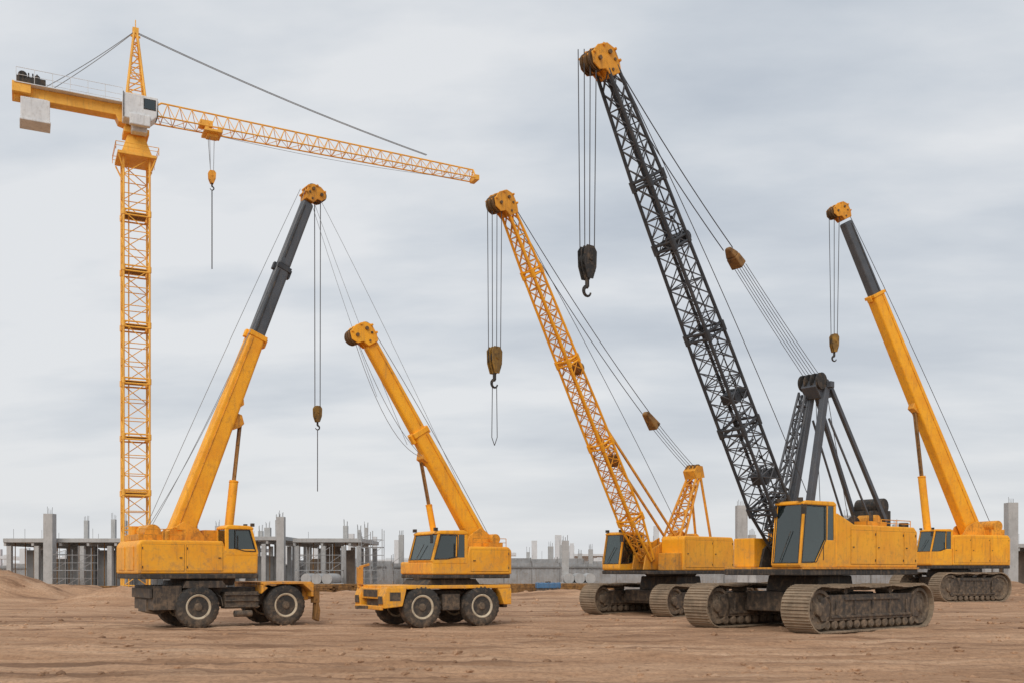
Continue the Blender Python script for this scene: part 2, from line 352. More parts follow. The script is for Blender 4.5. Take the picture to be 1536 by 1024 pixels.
def cab(par,x0,x1,y0,y1,z0,z1,belt,fbelt,rake=.28,mids=(.45,),mat=YEL):
    """operator cab: lower shell, pillars, roof, real glass panes and a seat inside. front is +x"""
    xf=x1; xt=x1-rake
    lo=MB(); lo.prism([(x0,z0),(x1-.06,z0),(xf,z0+.08),(xf,fbelt),(x1-(x1-x0)*.42,fbelt+.02),(x0+(x1-x0)*.3,belt),(x0,belt)],y0,y1)
    lo.done('cab_lower_shell',mat,par,.05,seg=3)
    rf=MB(); rf.prism([(x0-.02,z1-.13),(xt+.04,z1-.13),(xt+.03,z1-.05),(xt-.12,z1),(x0+.12,z1+.02),(x0-.02,z1-.05)],y0-.015,y1+.015)
    rf.done('cab_roof',mat,par,.055,seg=3)
    pl=MB();p=.09
    zr=z1-.12; mx=x0+(x1-x0)*.3
    for y in (y0+p/2,y1-p/2):
        pl.beam((xf-p/2,y,fbelt-.02),(xt-p/2,y,zr),p,p)
        pl.beam((x0+p/2,y,belt-.02),(x0+p/2,y,zr),p,p*1.3)
        for t in mids:
            xm=x0+(x1-x0)*t; zb=belt if t<.31 else fbelt
            if .3<t<.58: zb=belt+(fbelt-belt)*(t-.3)/.28
            pl.beam((xm,y,zb-.05),(xm-.04,y,zr),p*.8,p)
    pl.done('cab_pillars',mat,par,.02)
    g=MB()
    for y in (y0+.03,y1-.03):
        g.prism([(x0+.06,belt-.01),(mx,belt-.01),(x1-(x1-x0)*.42,fbelt),(xf-.06,fbelt-.01),(xt-.06,zr+.01),(x0+.06,zr+.01)],y-.006,y+.006)
    g.hexa([(xf-.03,y0+.06,fbelt-.02),(xf-.03,y1-.06,fbelt-.02),(xf-.042,y1-.06,fbelt-.02),(xf-.042,y0+.06,fbelt-.02)],[(xt-.03,y0+.06,zr+.01),(xt-.03,y1-.06,zr+.01),(xt-.042,y1-.06,zr+.01),(xt-.042,y0+.06,zr+.01)])
    g.box(x0+.03,x0+.042,y0+.06,y1-.06,belt,zr)
    g.done('cab_glass',GLS,par)
    s=MB();cy=(y0+y1)/2;sx=x0+(x1-x0)*.22
    s.box(sx,sx+.5,cy-.24,cy+.24,fbelt+.05,fbelt+.35); s.beam((sx+.02,cy,fbelt+.35),(sx-.06,cy,zr-.3),.46,.13); s.box(sx-.05,sx+.04,cy-.14,cy+.14,zr-.3,zr-.1)
    s.box(x1-.42,x1-.22,cy-.2,cy+.2,fbelt,fbelt+.5)
    for sg in (-1,1): s.box(sx+.1,sx+.5,cy+sg*.33-.06,cy+sg*.33+.06,fbelt,fbelt+.5)
    s.box(x0+.045,x0+.07,y0+.09,y1-.09,belt,belt+(zr-belt)*.55)
    s.box(x0+.1,xt-.1,y0+.08,y1-.08,zr-.02,zr+.01)
    s.done('cab_seat_and_console',SEAT,par,.02)
    tr_=MB()
    for y in (y0-.006,y1+.006):
        loop=[(xf-.10,fbelt+.03),(xt-.11,zr-.03),(mx-.02,zr-.03),(mx-.02,belt+.03),(x1-(x1-x0)*.44,fbelt+.04),(xf-.10,fbelt+.03)]
        for a_,b_ in zip(loop,loop[1:]): tr_.tube((a_[0],y,a_[1]),(b_[0],y,b_[1]),.016,5)
        tr_.tube((x0+(x1-x0)*.36,y*1.0,fbelt+.1),(x0+(x1-x0)*.36,y,fbelt+.55),.014,6)
    for y in (y0+.07,y1-.07): tr_.tube((xf+.0,y,fbelt),(xt,y,zr),.014,5)
    tr_.tube((xf,y0+.07,fbelt+.01),(xf,y1-.07,fbelt+.01),.014,5)
    tr_.tube((xf+.012,cy-.2,fbelt+.05),(xf-rake*.5+.015,cy+.15,(fbelt+zr)/2+.1),.012,5)
    tr_.tube((x1-.1,y1+.0,zr),(x1+.12,y1+.22,zr-.05),.015,6); tr_.box(x1+.08,x1+.11,y1+.12,y1+.30,zr-.32,zr-.03)
    for yy in (y0+.12,y1-.12): tr_.box(xt-.02,xt+.08,yy-.07,yy+.07,z1-.02,z1+.09)
    tr_.done('cab_trim',DRK,par)
def panels(par,face,y,rects,t=.016,mat=YEL,handles=True):
    """service doors standing proud of the housing side. face=+1/-1 side sign"""
    mb=MB();h=MB();sm=MB()
    for (a,b,c,d) in rects:
        ys=sorted((y,y+face*t)); mb.box(a,b,ys[0]-(.01 if face>0 else 0),ys[1]+(.01 if face<0 else 0),c,d)
        g_=sorted((y-face*.01,y+face*.006))
        sm.box(a-.012,b+.012,g_[0],g_[1],c-.012,d+.012)
        if handles:
            yy=y+face*(t+.008)
            h.box(b-.15,b-.07,min(yy,yy+face*.02),max(yy,yy+face*.02),(c+d)/2-.015,(c+d)/2+.015)
            for zc in (c+.12,d-.12): h.box(a+.0,a+.025,min(yy-.004,yy+face*.012),max(yy-.004,yy+face*.012),zc-.04,zc+.04)
    mb.done('service_doors',mat,par,.008)
    sm.done('door_gap_shade',GAPSHD,par)  # strips round the doors carry the painted gap shade
    if handles: h.done('door_handles',DRK,par)
def rail(mb,pts,h,r=.018):
    top=[(p[0],p[1],p[2]+h) for p in pts]; midp=[(p[0],p[1],p[2]+h*.5) for p in pts]
    mb.path(top,r);mb.path(midp,r*.8)
    for p,q in zip(pts,top): mb.tube(p,q,r)
def telescopic(par,foot,tip,secs):
    """box boom sections; secs: (t0,t1,h0,h1,w,mat)"""
    f=V((foot[0],0,foot[1]));t=V((tip[0],0,tip[1]));d=(t-f).normalized()
    for i,(a,b,h0,h1,w,mat) in enumerate(secs):
        p=f.lerp(t,a);q=f.lerp(t,b)
        MB().beam(p,q,w,h0,w*.96,h1).done('boom_section_%d'%(i+1),mat,par,.10 if h0>.4 else .03,seg=4)
        v=V((d.z,0,-d.x)); hs=MB()
        for sy in (-1,1): hs.tube(p+V((0,sy*(w/2+.015),0))-v*h0*.22+d*.3,q+V((0,sy*(w/2*.96+.015),0))-v*h1*.22-d*.2,.016,6)
        hs.done('boom_hose_%d'%(i+1),DRK if mat is GRY else YEL2,par)
        if i<len(secs)-1:
            c=MB();c.beam(q-d*.16,q+d*.02,w*1.10,h1*1.12)
            k=q-d*.1+v*(h1*.60); c.beam(k-d*.22,k+d*.1,w*.5,.10)
            k=q-d*.1-v*(h1*.60); c.beam(k-d*.15,k+d*.12,w*.4,.10)
            c.done('boom_collar_%d'%(i+1),mat if mat is not GRY else BLK,par,.02)
    return d
def ram(par,base,top,t,r,y,mat=YEL):
    b=V((base[0],y,base[1]));q=V((top[0],y,top[1]))
    MB().tube(b,b.lerp(q,t),r,16).lathe(b.lerp(q,t-.01),[(-.05,r*.9),(0,r*1.15)],16,'z').done('ram_barrel',mat,par,smooth=True)
    m_=MB()
    for o in (-.075,.075): m_.tube(b.lerp(q,t*.9)+V((0,o,0)),q+V((0,o,0)),r*.30,10)
    m_.done('ram_rods',RUST,par,smooth=True)

# ================================================================== crane A (wheeled telescopic, faces right)
def crane_A():
    P=empty('wheeled_telescopic_crane',(-9.7,34.3,0),math.radians(35))
    for x in (-1.5,1.5):
        for y in (-1.05,1.05): wheel(P,x,y,.70,.50)
    c=MB()
    c.box(-2.75,2.3,-.72,.72,.72,1.32); c.box(-2.9,-2.0,-1.15,1.15,.62,1.40)
    c.prism([(-2.0,1.32),(-.55,1.32),(-.7,1.55),(-1.9,1.55)],-1.28,1.28)
    for x in (-1.5,1.5): c.tube((x,-1,.7),(x,1,.7),.14,12); c.box(x-.2,x+.2,-.3,.3,.5,.75)
    c.box(-.6,.55,-1.2,-.75,.62,1.18); c.box(-.6,.55,.75,1.2,.62,1.18)
    for k in range(3): c.box(-.62+.0,.57,-1.26,-1.18,.66+.2*k,.70+.2*k)
    c.prism([(-2.95,.55),(-2.6,.45),(-2.1,.60),(-2.1,.9),(-2.95,.95)],-.5,.5)
    c.box(-3.0,-2.92,-1.1,1.1,1.0,1.32)
    c.tube((-.3,-1.22,.45),(.3,-1.22,.45),.11,12); c.path([(-.9,-.8,1.25),(-.7,-1.1,1.0),(-.65,-1.15,.7)],.025)
    c.done('chassis',DRK,P,.03)
    d=MB()
    d.box(.62,2.45,-1.30,1.30,1.42,1.50); d.prism([(.62,1.10),(.85,1.30),(.62,1.42)],-1.30,1.30)
    for a_,b_ in ((-1.32,-.80),(.80,1.32)):
        d.prism([(.70,1.36),(.95,1.42),(2.1,1.42),(2.42,1.15),(2.42,.98),(2.50,.98),(2.50,1.46),(.66,1.46)],a_,b_)
    d.box(2.3,2.52,-.8,.8,.85,1.40)
    d.done('chassis_deck',YEL2,P,.02)
    b=MB(); b.box(2.53,2.75,-1.25,-.95,.75,1.3); b.box(2.53,2.75,.95,1.25,.75,1.3); b.tube((2.66,-1.1,.75),(2.66,-1.1,.3),.07,10); b.tube((2.66,1.1,.75),(2.66,1.1,.3),.07,10)
    b.prism([(2.58,.18),(2.74,.10),(2.78,.5),(2.72,.78),(2.62,.78)],-1.25,-.95); b.prism([(2.58,.18),(2.74,.10),(2.78,.5),(2.72,.78),(2.62,.78)],.95,1.25); b.box(2.53,3.0,-.15,.15,.85,1.0)
    b.done('front_outriggers',RUST,P,.02)
    MB().lathe((-.95,0,1.38),[(0,.3),(0,1.0),(.18,1.05),(.3,1.05),(.3,.3)],40,'z').done('slewing_ring',DRK,P,smooth=True)
    MB().box(-3.42,.5,-1.34,1.34,1.62,1.78).done('deck_skirt',DRK,P,.03)
    h=MB(); h.prism([(-3.45,1.78),(.48,1.78),(.50,2.45),(.42,2.62),(-.62,2.62),(-.70,2.86),(-3.32,2.86),(-3.45,2.70)],-1.32,1.32)
    h.done('housing',YEL,P,.06,seg=3)
    panels(P,-1,-1.32,[(-3.3,-1.98,1.88,2.72),(-1.90,-.72,1.88,2.72)])
    r=MB(); 
    for yy in (-.95,.15): r.box(-3.475,-3.45,yy,yy+.8,1.9,2.65)
    r.done('rear_doors',YEL,P,.01)
    cab(P,-.62,.50,-1.33,-.42,2.40,3.38,2.60,2.50,rake=.20,mids=())
    t=MB()
    for y in (-.48,.40): t.prism([(-2.75,2.84),(-.9,2.84),(-1.25,3.28),(-1.75,3.5),(-2.2,3.2)],y,y+.08)
    t.box(-3.3,-2.55,-.9,.9,2.86,3.05); t.tube((-2.8,-.75,3.12),(-2.8,.75,3.12),.26,18); t.box(-1.0,-.35,-.3,.9,2.84,3.25)
    t.box(-2.4,-1.8,.6,1.15,2.86,3.2); t.tube((-2.5,-1.1,2.86),(-2.5,-1.1,3.15),.12,12)
    t.path([(-2.5,-.6,3.0),(-2.1,-.6,3.3),(-1.75,-.45,3.2)],.03); t.tube((-3.1,.5,3.0),(-3.1,.5,3.35),.16,14)
    t.done('boom_turret',YEL2,P,.02)
    d=telescopic(P,(-1.7,3.2),(2.90,15.3),[(-.02,.57,.84,.60,.52,YEL),(.55,.78,.52,.50,.42,GRY),(.78,.985,.46,.43,.37,GRY)])
    l=MB(); l.prism([(-.15,7.4),(.36,7.25),(.44,6.95),(.30,6.82),(-.2,6.6)],-.16,.16); l.prism([(-.02,8.0),(.38,8.1),(.42,7.6),(.0,7.3)],-.2,.2); l.done('ram_lug',YEL2,P,.02)
    ram(P,(-.12,2.8),(.34,7.0),.52,.15,0)
    boomhead(P,(2.88,0,15.3),d,.56,YEL2,.52)
    hx=3.22
    hook_block(P,hx,7.85,7.25,.30,hook=.30)
    ropes(P,[((hx-.07,.1,15.5),(hx-.07,.07,7.6)),((hx+.07,-.1,15.5),(hx+.07,-.07,7.6)),((hx,0,7.0),(hx,0,4.75))],.017)
    g=MB()
    sagrope(g,(2.6,.1,15.6),(-2.8,.3,3.2),-.1,.010); sagrope(g,(2.5,-.2,14.8),(-2.8,-.3,3.2),.5,.010); sagrope(g,(2.6,-.3,15.4),(-3.1,-.6,3.0),.9,.010)
    M_=Matrix.Translation((-9.7,34.3,0))@Matrix.Rotation(math.radians(35),4,'Z'); I=M_.inverted()
    sagrope(g,(3.1,-.1,15.6),I@V((-1.0,35.0,3.0)),-.2,.008); sagrope(g,(3.1,.1,15.3),I@V((-3.6,34.2,6.2)),.15,.008); sagrope(g,(3.1,.1,15.0),I@V((-4.6,33.9,7.8)),.15,.008)
    g.done('luffing_ropes',ROPL,P)
    e=MB(); e.path([(-.9,.9,2.86),(-.9,.9,3.5),(-.85,.9,3.6)],.05,8)
    e.done('exhaust_pipe',DRK,P)
    e=MB(); rail(e,[(-3.35,-1.2,2.86),(-2.6,-1.2,2.86),(-1.9,-1.2,2.86)],.35,.014); e.done('deck_rail',YEL2,P)
crane_A()

# ================================================================== crane B (wheeled, faces left toward viewer)
def crane_B():
    P=empty('wheeled_telescopic_crane',(-2.6,34.4,0),math.radians(210))
    for x in (-1.1,1.12):
        for y in (-1.05,1.05): wheel(P,x,y,.68,.48)
    c=MB(); c.box(-2.1,2.3,-.70,.70,.66,1.22)
    for x in (-1.1,1.12): c.tube((x,-1,.68),(x,1,.68),.13,12); c.box(x-.2,x+.2,-.3,.3,.48,.7)
    c.box(-.32,.34,.72,1.15,.55,1.1); c.box(-.32,.34,-1.15,-.72,.55,1.1)
    c.prism([(-1.2,1.38),(.9,1.38),(.7,1.6),(-1.0,1.6)],-1.0,1.0)
    c.box(-2.3,-2.12,-.9,.9,.6,1.1)
    c.done('chassis',DRK,P,.03)
    d=MB(); d.box(-2.22,2.3,-1.27,1.27,1.28,1.40)
    for s in (-1,1):
        ys=sorted((s*1.29,s*.80))
        d.prism([(1.84,.72),(2.48,.66),(2.52,1.02),(2.40,1.34),(1.7,1.34),(1.72,1.2)],ys[0],ys[1])
        d.prism([(-2.24,.72),(-1.95,.72),(-1.80,1.1),(-1.70,1.27),(-2.24,1.27)],ys[0],ys[1])
    d.box(2.1,2.44,-.80,.80,.95,1.30); d.box(2.46,2.56,-1.15,1.15,.60,.74)
    d.done('chassis_deck',YEL,P,.025)
    k=MB(); 
    for s in (-1,1):
        ys=sorted((s*1.295,s*1.30)); k.box(1.92,2.30,ys[0],ys[1],.90,1.18)
    k.box(2.50,2.53,.86,1.20,.80,1.05); k.box(2.50,2.53,-1.20,-.86,.80,1.05); k.box(2.44,2.46,-.6,.6,1.02,1.25)
    k.box(2.57,2.95,-.08,.08,.62,.72)
    k.done('nose_dark_plates',DRK,P)  # flat dark plates paint in the shade of openings in the nose
    o=MB(); o.box(2.30,2.48,-1.2,-1.0,1.4,2.0); o.beam((2.4,-1.1,2.0),(2.05,-1.1,2.1),.1,.08); o.tube((2.42,-1.1,1.3),(2.42,-1.1,1.9),.07,10); o.done('outrigger_post',YEL2,P,.015)
    MB().lathe((-.2,0,1.42),[(0,.3),(0,.95),(.25,1.0),(.25,.3)],40,'z').done('slewing_ring',DRK,P,smooth=True)
    MB().box(-2.2,.78,-1.27,1.27,1.62,1.75).done('deck_skirt',DRK,P,.03)
    h=MB(); h.prism([(-2.25,1.75),(.80,1.75),(.80,2.18),(-.45,2.2),(-.60,2.70),(-2.12,2.70),(-2.25,2.58)],-1.3,1.3)
    h.done('housing',YEL,P,.06,seg=3)
    panels(P,1,1.3,[(-2.12,-.66,1.86,2.58)])
    cab(P,-.52,.82,-.60,1.31,2.12,3.22,2.32,2.24,rake=.24,mids=(.30,))
    t=MB()
    for y in (-.45,.37): t.prism([(-2.1,2.68),(-.85,2.68),(-1.05,3.1),(-1.5,3.4),(-1.9,3.1)],y,y+.08)
    t.box(-2.15,-1.6,-.85,.85,2.70,2.86); t.tube((-1.95,-.7,2.98),(-1.95,.7,2.98),.18,16)
    t.done('boom_turret',YEL2,P,.02)
    d=telescopic(P,(-1.5,3.1),(2.55,9.55),[(-.02,.55,.70,.56,.48,YEL),(.53,.98,.51,.46,.40,YEL)])
    l=MB(); l.prism([(-.05,6.0),(.55,6.0),(.60,5.7),(.38,5.55),(-.1,5.3)],-.4,.16); l.done('ram_lug',YEL2,P,.02)
    ram(P,(-.15,2.6),(.48,5.75),.5,.11,-.30)
    boomhead(P,(2.55,0,9.55),d,.66,YEL,.58)
    g=MB(); sagrope(g,(2.5,0,10.1),(-1.95,.2,3.1),-.15,.012); 
    sagrope(g,(3.0,.1,9.6),(.62,.1,5.8),.45,.010); sagrope(g,(3.0,-.1,9.6),(.62,-.1,5.8),.75,.010)
    g.done('luffing_ropes',ROPL,P)
    e=MB(); e.tube((-.7,-.95,2.7),(-.7,-.95,3.2),.05,8); e.done('exhaust_pipe',DRK,P)
    e=MB(); rail(e,[(-2.1,1.15,2.7),(-1.5,1.15,2.7),(-.8,1.15,2.7)],.0+.28,.013); e.done('deck_rail',YEL2,P)
crane_B()

# ================================================================== crane C (yellow lattice crawler)
def crane_C():
    P=empty('lattice_boom_crawler_crane',(6.88,43.2,0),math.radians(222))
    for s in (-1,1): tracks(P,1.5,2.4,6.4,1.30,s)
    undercarriage(P,1.5,1.85,1.30,1.3)
    MB().box(-2.5,2.75,-1.5,1.5,1.72,1.87).done('deck_skirt',DRK,P,.03)
    h=MB(); h.prism([(-2.55,1.87),(1.0,1.87),(1.0,3.2),(.9,3.32),(-2.42,3.32),(-2.55,3.15)],.30,1.5)
    h.prism([(-2.55,1.87),(1.0,1.87),(1.0,3.0),(.9,3.12),(-2.42,3.12),(-2.55,3.0)],-1.5,-.45)
    h.box(-2.54,.2,-.45,.30,1.87,3.05)
    h.done('housing',YEL,P,.06,seg=3)
    panels(P,1,1.5,[(-2.4,-1.05,2.0,3.15),(-.95,.85,2.0,3.15)])
    cab(P,1.15,2.75,-1.5,-.5,1.87,3.50,2.35,2.15,rake=.25,mids=(.42,))
    t=MB()
    for y in (-.42,.20): t.prism([(.2,1.9),(2.1,1.9),(1.95,2.5),(1.6,2.75),(.3,3.3)],y,y+.07)
    t.tube((-.5,-.35,3.2),(-.5,.3,3.2),.35,18); t.tube((-1.4,-.35,3.2),(-1.4,.3,3.2),.3,18)
    t.box(.3,1.5,.55,1.4,1.88,2.6)
    t.done('boom_foot_brackets',YEL2,P,.02)
    c=MB();l=MB(); foot=V((1.59,0,2.3));tip=V((9.50,0,15.2)); d=(tip-foot).normalized()
    lattice(c,l,foot,tip,[(0,.66,.16),(.13,.76,.68),(.45,.70,.62),(.84,.54,.50),(1,.40,.34)],30,.050,.021,cross=True,joints=(.13,.36,.60,.84))
    c.done('boom_chords',YEL,P,smooth=True); l.done('boom_lacing',YEL2,P,smooth=True)
    v=V((d.z,0,-d.x)); m_=MB()
    for t_ in (.30,.57): 
        q=foot.lerp(tip,t_)-v*.38; m_.beam(q-d*.25,q+d*.25,.4,.2); m_.lathe(q,[(-.2,.05),(-.2,.2),(.2,.2),(.2,.05)],16)
    m_.done('boom_guide_rollers',RUST,P,.02)
    boomhead(P,tip,d,.78,YEL2,.55)
    top=V((-1.69,0,6.2)); g=MB();gl=MB()
    lattice(g,gl,(-.15,0,3.1),(-1.60,0,6.0),[(0,.9,.35),(1,.5,.2)],7,.055,.03)
    for y in (-.35,.35): g.tube((-2.35,y*1.2,3.1),(top.x,y*.8,top.z),.06,8)
    g.prism([(-2.0,6.0),(-1.4,5.9),(-1.25,6.25),(-1.5,6.5),(-1.85,6.5)],-.32,.32)
    g.done('gantry',YEL2,P,.01); gl.done('gantry_lacing',YEL2,P)
    s=MB()
    for y in (-.22,0,.22): s.lathe((-1.6,y,6.3),[(-.04,.06),(-.04,.27),(0,.22),(.04,.27),(.04,.06)],20)
    s.done('gantry_sheaves',RUST,P,smooth=True)
    sp=V((1.42,0,8.30)); b=MB(); dd=(V((9.5,0,15.3))-sp).normalized()
    b.beam(sp-dd*.5,sp+dd*.35,.46,.40,.3,.2); b.done('pendant_spreader',RUST,P,.05)
    r=MB()
    for y in (-.2,.2): sagrope(r,sp+V((.2,y,.2)),tip+V((.2,y,.5)),.22,.016)
    for y in (-.24,-.08,.08,.24): sagrope(r,sp+V((-.3,y,-.2)),top+V((.1,y,.1)),.05,.012)
    sagrope(r,foot.lerp(tip,.98)-v*.3,V((-.6,.1,3.5)),-.25,.012)
    r.done('pendant_ropes',ROPE,P)
    bs=MB()
    for y in (-.3,.3): bs.beam((.0,y,3.3),foot.lerp(tip,.40)+V((-.35,y,.1)),.07,.09)
    bs.done('boom_backstops',YEL2,P)
    hx=10.12
    hook_block(P,hx,10.05,9.05,.50,hook=.55)
    seg=[]
    for i,x in enumerate((-.2,-.07,.07,.2)): seg.append(((hx+x*1.0,.17-.11*i,15.3),(hx+x*.9,.13-.085*i,9.8)))
    for x in (-.07,.07): seg.append(((hx+x*.6,-x,8.6),(hx+x,-x,6.75))); seg.append(((hx+x,-x,6.75),(hx,0,6.45)))
    ropes(P,seg,.015)
crane_C()

# ================================================================== crane D (large black lattice crawler)
def crane_D():
    P=empty('lattice_boom_crawler_crane',(9.97,33.34,0),math.radians(218))
    for s in (-1,1): tracks(P,1.45,2.45,7.0,1.45,s)
    undercarriage(P,1.45,1.95,1.45,1.5)
    MB().box(-4.1,2.55,-1.52,1.52,1.74,1.93).done('deck_skirt',DRK,P,.03)
    MB().box(-4.12,2.5,-1.56,1.56,1.93,1.99).done('deck_edge',YEL2,P,.01)
    h=MB(); h.prism([(-4.1,1.99),(.70,1.99),(.70,3.70),(.62,3.72),(-.30,3.38),(-3.9,3.38),(-4.1,3.22)],.42,1.5)
    h.prism([(-4.1,1.99),(.3,1.99),(.3,3.2),(.2,3.3),(-3.9,3.3),(-4.1,3.15)],-1.5,-.5)
    h.box(-4.09,.0,-.5,.42,1.99,3.2); h.box(.9,2.1,-1.5,-.65,1.99,2.95)
    h.done('housing',YEL,P,.07,seg=3)
    panels(P,1,1.5,[(-3.95,-3.25,2.1,3.2),(-3.17,-1.55,2.1,3.2),(-1.48,-.1,2.1,3.2)])
    cab(P,.72,2.62,.42,1.5,1.99,4.06,2.85,2.12,rake=.22,mids=(.26,))
    t=MB()
    for y in (-.62,.30): t.prism([(.0,2.0),(1.9,2.0),(1.7,2.6),(1.2,2.9),(.1,3.5)],y,y+.09)
    for x,r_ in ((-.8,.42),(-1.9,.42)):
        t.lathe((x,-.05,3.35),[(-.5,.1),(-.5,r_),(-.45,r_),(-.45,r_*.75),(.45,r_*.75),(.45,r_),(.5,r_),(.5,.1)],28)
    t.done('winch_drums',DRK,P,.015)
    foot=V((1.2,0,2.35));tip=V((9.32,0,15.75)); d=(tip-foot).normalized(); v=V((d.z,0,-d.x))
    c=MB();l=MB()
    lattice(c,l,foot,tip,[(0,.8,.18),(.12,.94,.86),(.45,.86,.80),(.80,.66,.62),(1,.46,.38)],30,.052,.019,cross=True,joints=(.12,.30,.50,.68,.80))
    for y in (-.2,.2): c.tube(foot.lerp(tip,.12)+V((0,y,0))-v*.3,foot.lerp(tip,.95)+V((0,y*.6,0))-v*.15,.022,6)
    for t_ in (.14,.2,.26,.32): 
        q=foot.lerp(tip,t_); l.beam(q-v*.4,q+v*.4,.06,.06); l.tube(q+V((0,-.45,0))-v*.4,q+V((0,.45,0))+v*.4,.03)
    c.done('boom_chords',BLK,P,smooth=True); l.done('boom_lacing',LAC,P,smooth=True)
    m_=MB()
    for t_ in (.18,.36,.68):
        q=foot.lerp(tip,t_)-v*.1; m_.beam(q-d*.16,q+d*.16,.55,.3); m_.lathe(q-v*.33,[(-.3,.05),(-.3,.18),(.3,.18),(.3,.05)],16)
        m_.path([q-v*.4,q-v*.45+d*.4,q-v*.3+d*.7],.03)
    m_.done('boom_guide_rollers',BLK,P,.03)
    boomhead(P,tip,d,.74,YEL2,.55)
    top=V((-.5,0,8.15)); g=MB();gl=MB()
    lattice(g,gl,(1.25,-.55,3.2),(-.25,-.4,7.9),[(0,.42,.30),(1,.28,.2)],10,.045,.024)
    for a,b in (((.75,.40,3.2),(-.45,.30,8.0)),((.75,-.30,3.2),(-.45,-.25,8.0))): g.beam(a,b,.20,.24)
    for y in (-.45,.45):
        g.beam((-3.6,y*1.3,3.6),(-.75,y*.7,8.0),.13,.15); g.beam((-2.9,y*1.2,3.4),(-.62,y*.7,7.0),.06,.07)
    g.prism([(-.95,7.75),(-.2,7.65),(.10,8.0),(-.05,8.25),(-.6,8.32),(-.95,8.12)],-.30,.30)
    g.beam((-.5,-.55,8.1),(-.5,.55,8.1),.2,.2,side=(1,0,0))
    g.done('gantry',GRYD,P,.015); gl.done('gantry_lacing',LAC,P)
    s=MB()
    for y in (-.35,-.12,.12,.35): s.lathe((-.15,y,8.2),[(-.04,.06),(-.04,.28),(0,.23),(.04,.28),(.04,.06)],22)
    s.done('gantry_sheaves',DRK,P,smooth=True)
    w=MB(); w.box(-4.0,-3.3,-.5,.55,3.38,4.0); w.tube((-3.6,-.5,4.15),(-3.6,.55,4.15),.28,20); w.box(-3.2,-2.5,-.4,.7,3.38,3.6)
    w.tube((-2.2,.9,3.38),(-2.2,.9,3.9),.07,10); w.tube((-3.9,1.1,3.38),(-3.9,1.1,3.55),.16,14)
    w.done('rear_winch',DRK,P,.03)
    y_=MB(); y_.box(-3.0,-1.9,-.1,1.0,3.38,3.56); y_.tube((-2.6,.2,3.6),(-2.6,.9,3.6),.2,14); rail(y_,[(-3.9,1.35,3.38),(-3.0,1.35,3.38),(-2.1,1.35,3.38)],.22,.016)
    y_.done('roof_fittings',YEL2,P,.015)
    sp=V((3.93,0,11.6)); dd=(V((9.3,0,15.9))-sp).normalized()
    b=MB(); b.beam(sp-dd*.36,sp+dd*.05,.42,.32,.38,.26); b.beam(sp+dd*.05,sp+dd*.36,.38,.26,.18,.12); b.done('pendant_spreader',RUST,P,.04)
    r=MB()
    for y in (-.18,.18): sagrope(r,sp+V((.25,y,.2)),tip+V((.3,y,.6)),.15,.016)
    for y in (-.3,-.18,-.06,.06,.18,.3): sagrope(r,sp+V((-.3,y*.8,-.2)),top+V((.2,y,.1)),.04,.010)
    sagrope(r,tip-v*.35+V((0,.1,0)),V((-.3,.1,3.6)),-.35,.013)
    sagrope(r,top+V((-.1,.2,0)),V((-1.9,.2,3.7)),0,.012); sagrope(r,top+V((-.1,-.2,0)),V((-.9,-.2,3.7)),0,.012)
    r.done('pendant_ropes',ROPE,P)
    hx=10.05
    hook_block(P,hx,10.72,9.80,.46,mat=DRK,hook=.50)
    seg=[]
    for i,x in enumerate((-.18,-.06,.06,.18)): seg.append(((hx+x*1.0,.17-.113*i,16.1),(hx+x*.8,.13-.087*i,10.5)))
    ropes(P,seg,.014)
crane_D()

# ================================================================== crane E (crawler telescopic, rear right)
def crane_E():
    P=empty('telescopic_boom_crawler_crane',(26.3,59.9,0),math.radians(200))
    for s in (-1,1): tracks(P,1.2,2.1,5.4,1.72,s,.25)
    undercarriage(P,1.2,2.12,1.72,1.2)
    MB().box(-3.4,2.5,-1.3,1.3,1.95,2.14).done('deck_skirt',DRK,P,.03)
    h=MB(); h.prism([(-3.45,2.14),(.95,2.14),(.95,3.9),(.3,3.95),(-3.3,3.95),(-3.45,3.75)],-1.3,1.3)
    h.done('housing',YEL,P,.08,seg=3)
    panels(P,1,1.3,[(-3.3,-1.9,2.3,3.75),(-1.8,-.45,2.3,3.75),(-.35,.85,2.3,3.75)])
    cab(P,.98,2.6,.1,1.3,2.14,4.25,3.1,2.95,rake=.3,mids=(.3,))
    MB().box(.98,2.2,-1.3,-.2,2.14,3.3).done('front_housing',YEL,P,.06)
    t=MB()
    for y in (-.55,.45): t.prism([(-2.4,3.9),(-.5,3.9),(-.9,4.5),(-1.6,4.8),(-2.1,4.5)],y,y+.1)
    t.box(-3.3,-2.3,-.9,1.0,3.95,4.3); t.tube((-2.9,-.8,4.5),(-2.9,.9,4.5),.35,18)
    t.done('boom_turret',YEL2,P,.02)
    d=telescopic(P,(-1.62,4.3),(7.75,22.2),[(-.02,.76,1.14,.82,.74,YEL),(.74,.98,.66,.58,.56,GRY)])
    l=MB(); l.prism([(1.7,11.8),(2.75,11.9),(2.9,11.4),(2.5,11.1),(1.7,10.8)],-.25,.25); l.done('ram_lug',YEL2,P,.02)
    ram(P,(1.55,3.6),(2.6,11.3),.50,.22,0)
    boomhead(P,(7.75,0,22.2),d,.85,YEL2,.7)
    hx=8.34
    hook_block(P,hx,15.35,14.3,.48,hook=.55)
    ropes(P,[((hx+x,-x,22.5),(hx+x*.6,-x*.6,15.1)) for x in (-.2,0,.2)],.020)
    g=MB(); sagrope(g,(7.6,0,22.8),(-3.0,.2,4.7),-.3,.018); g.done('luffing_ropes',ROPE,P)
crane_E()

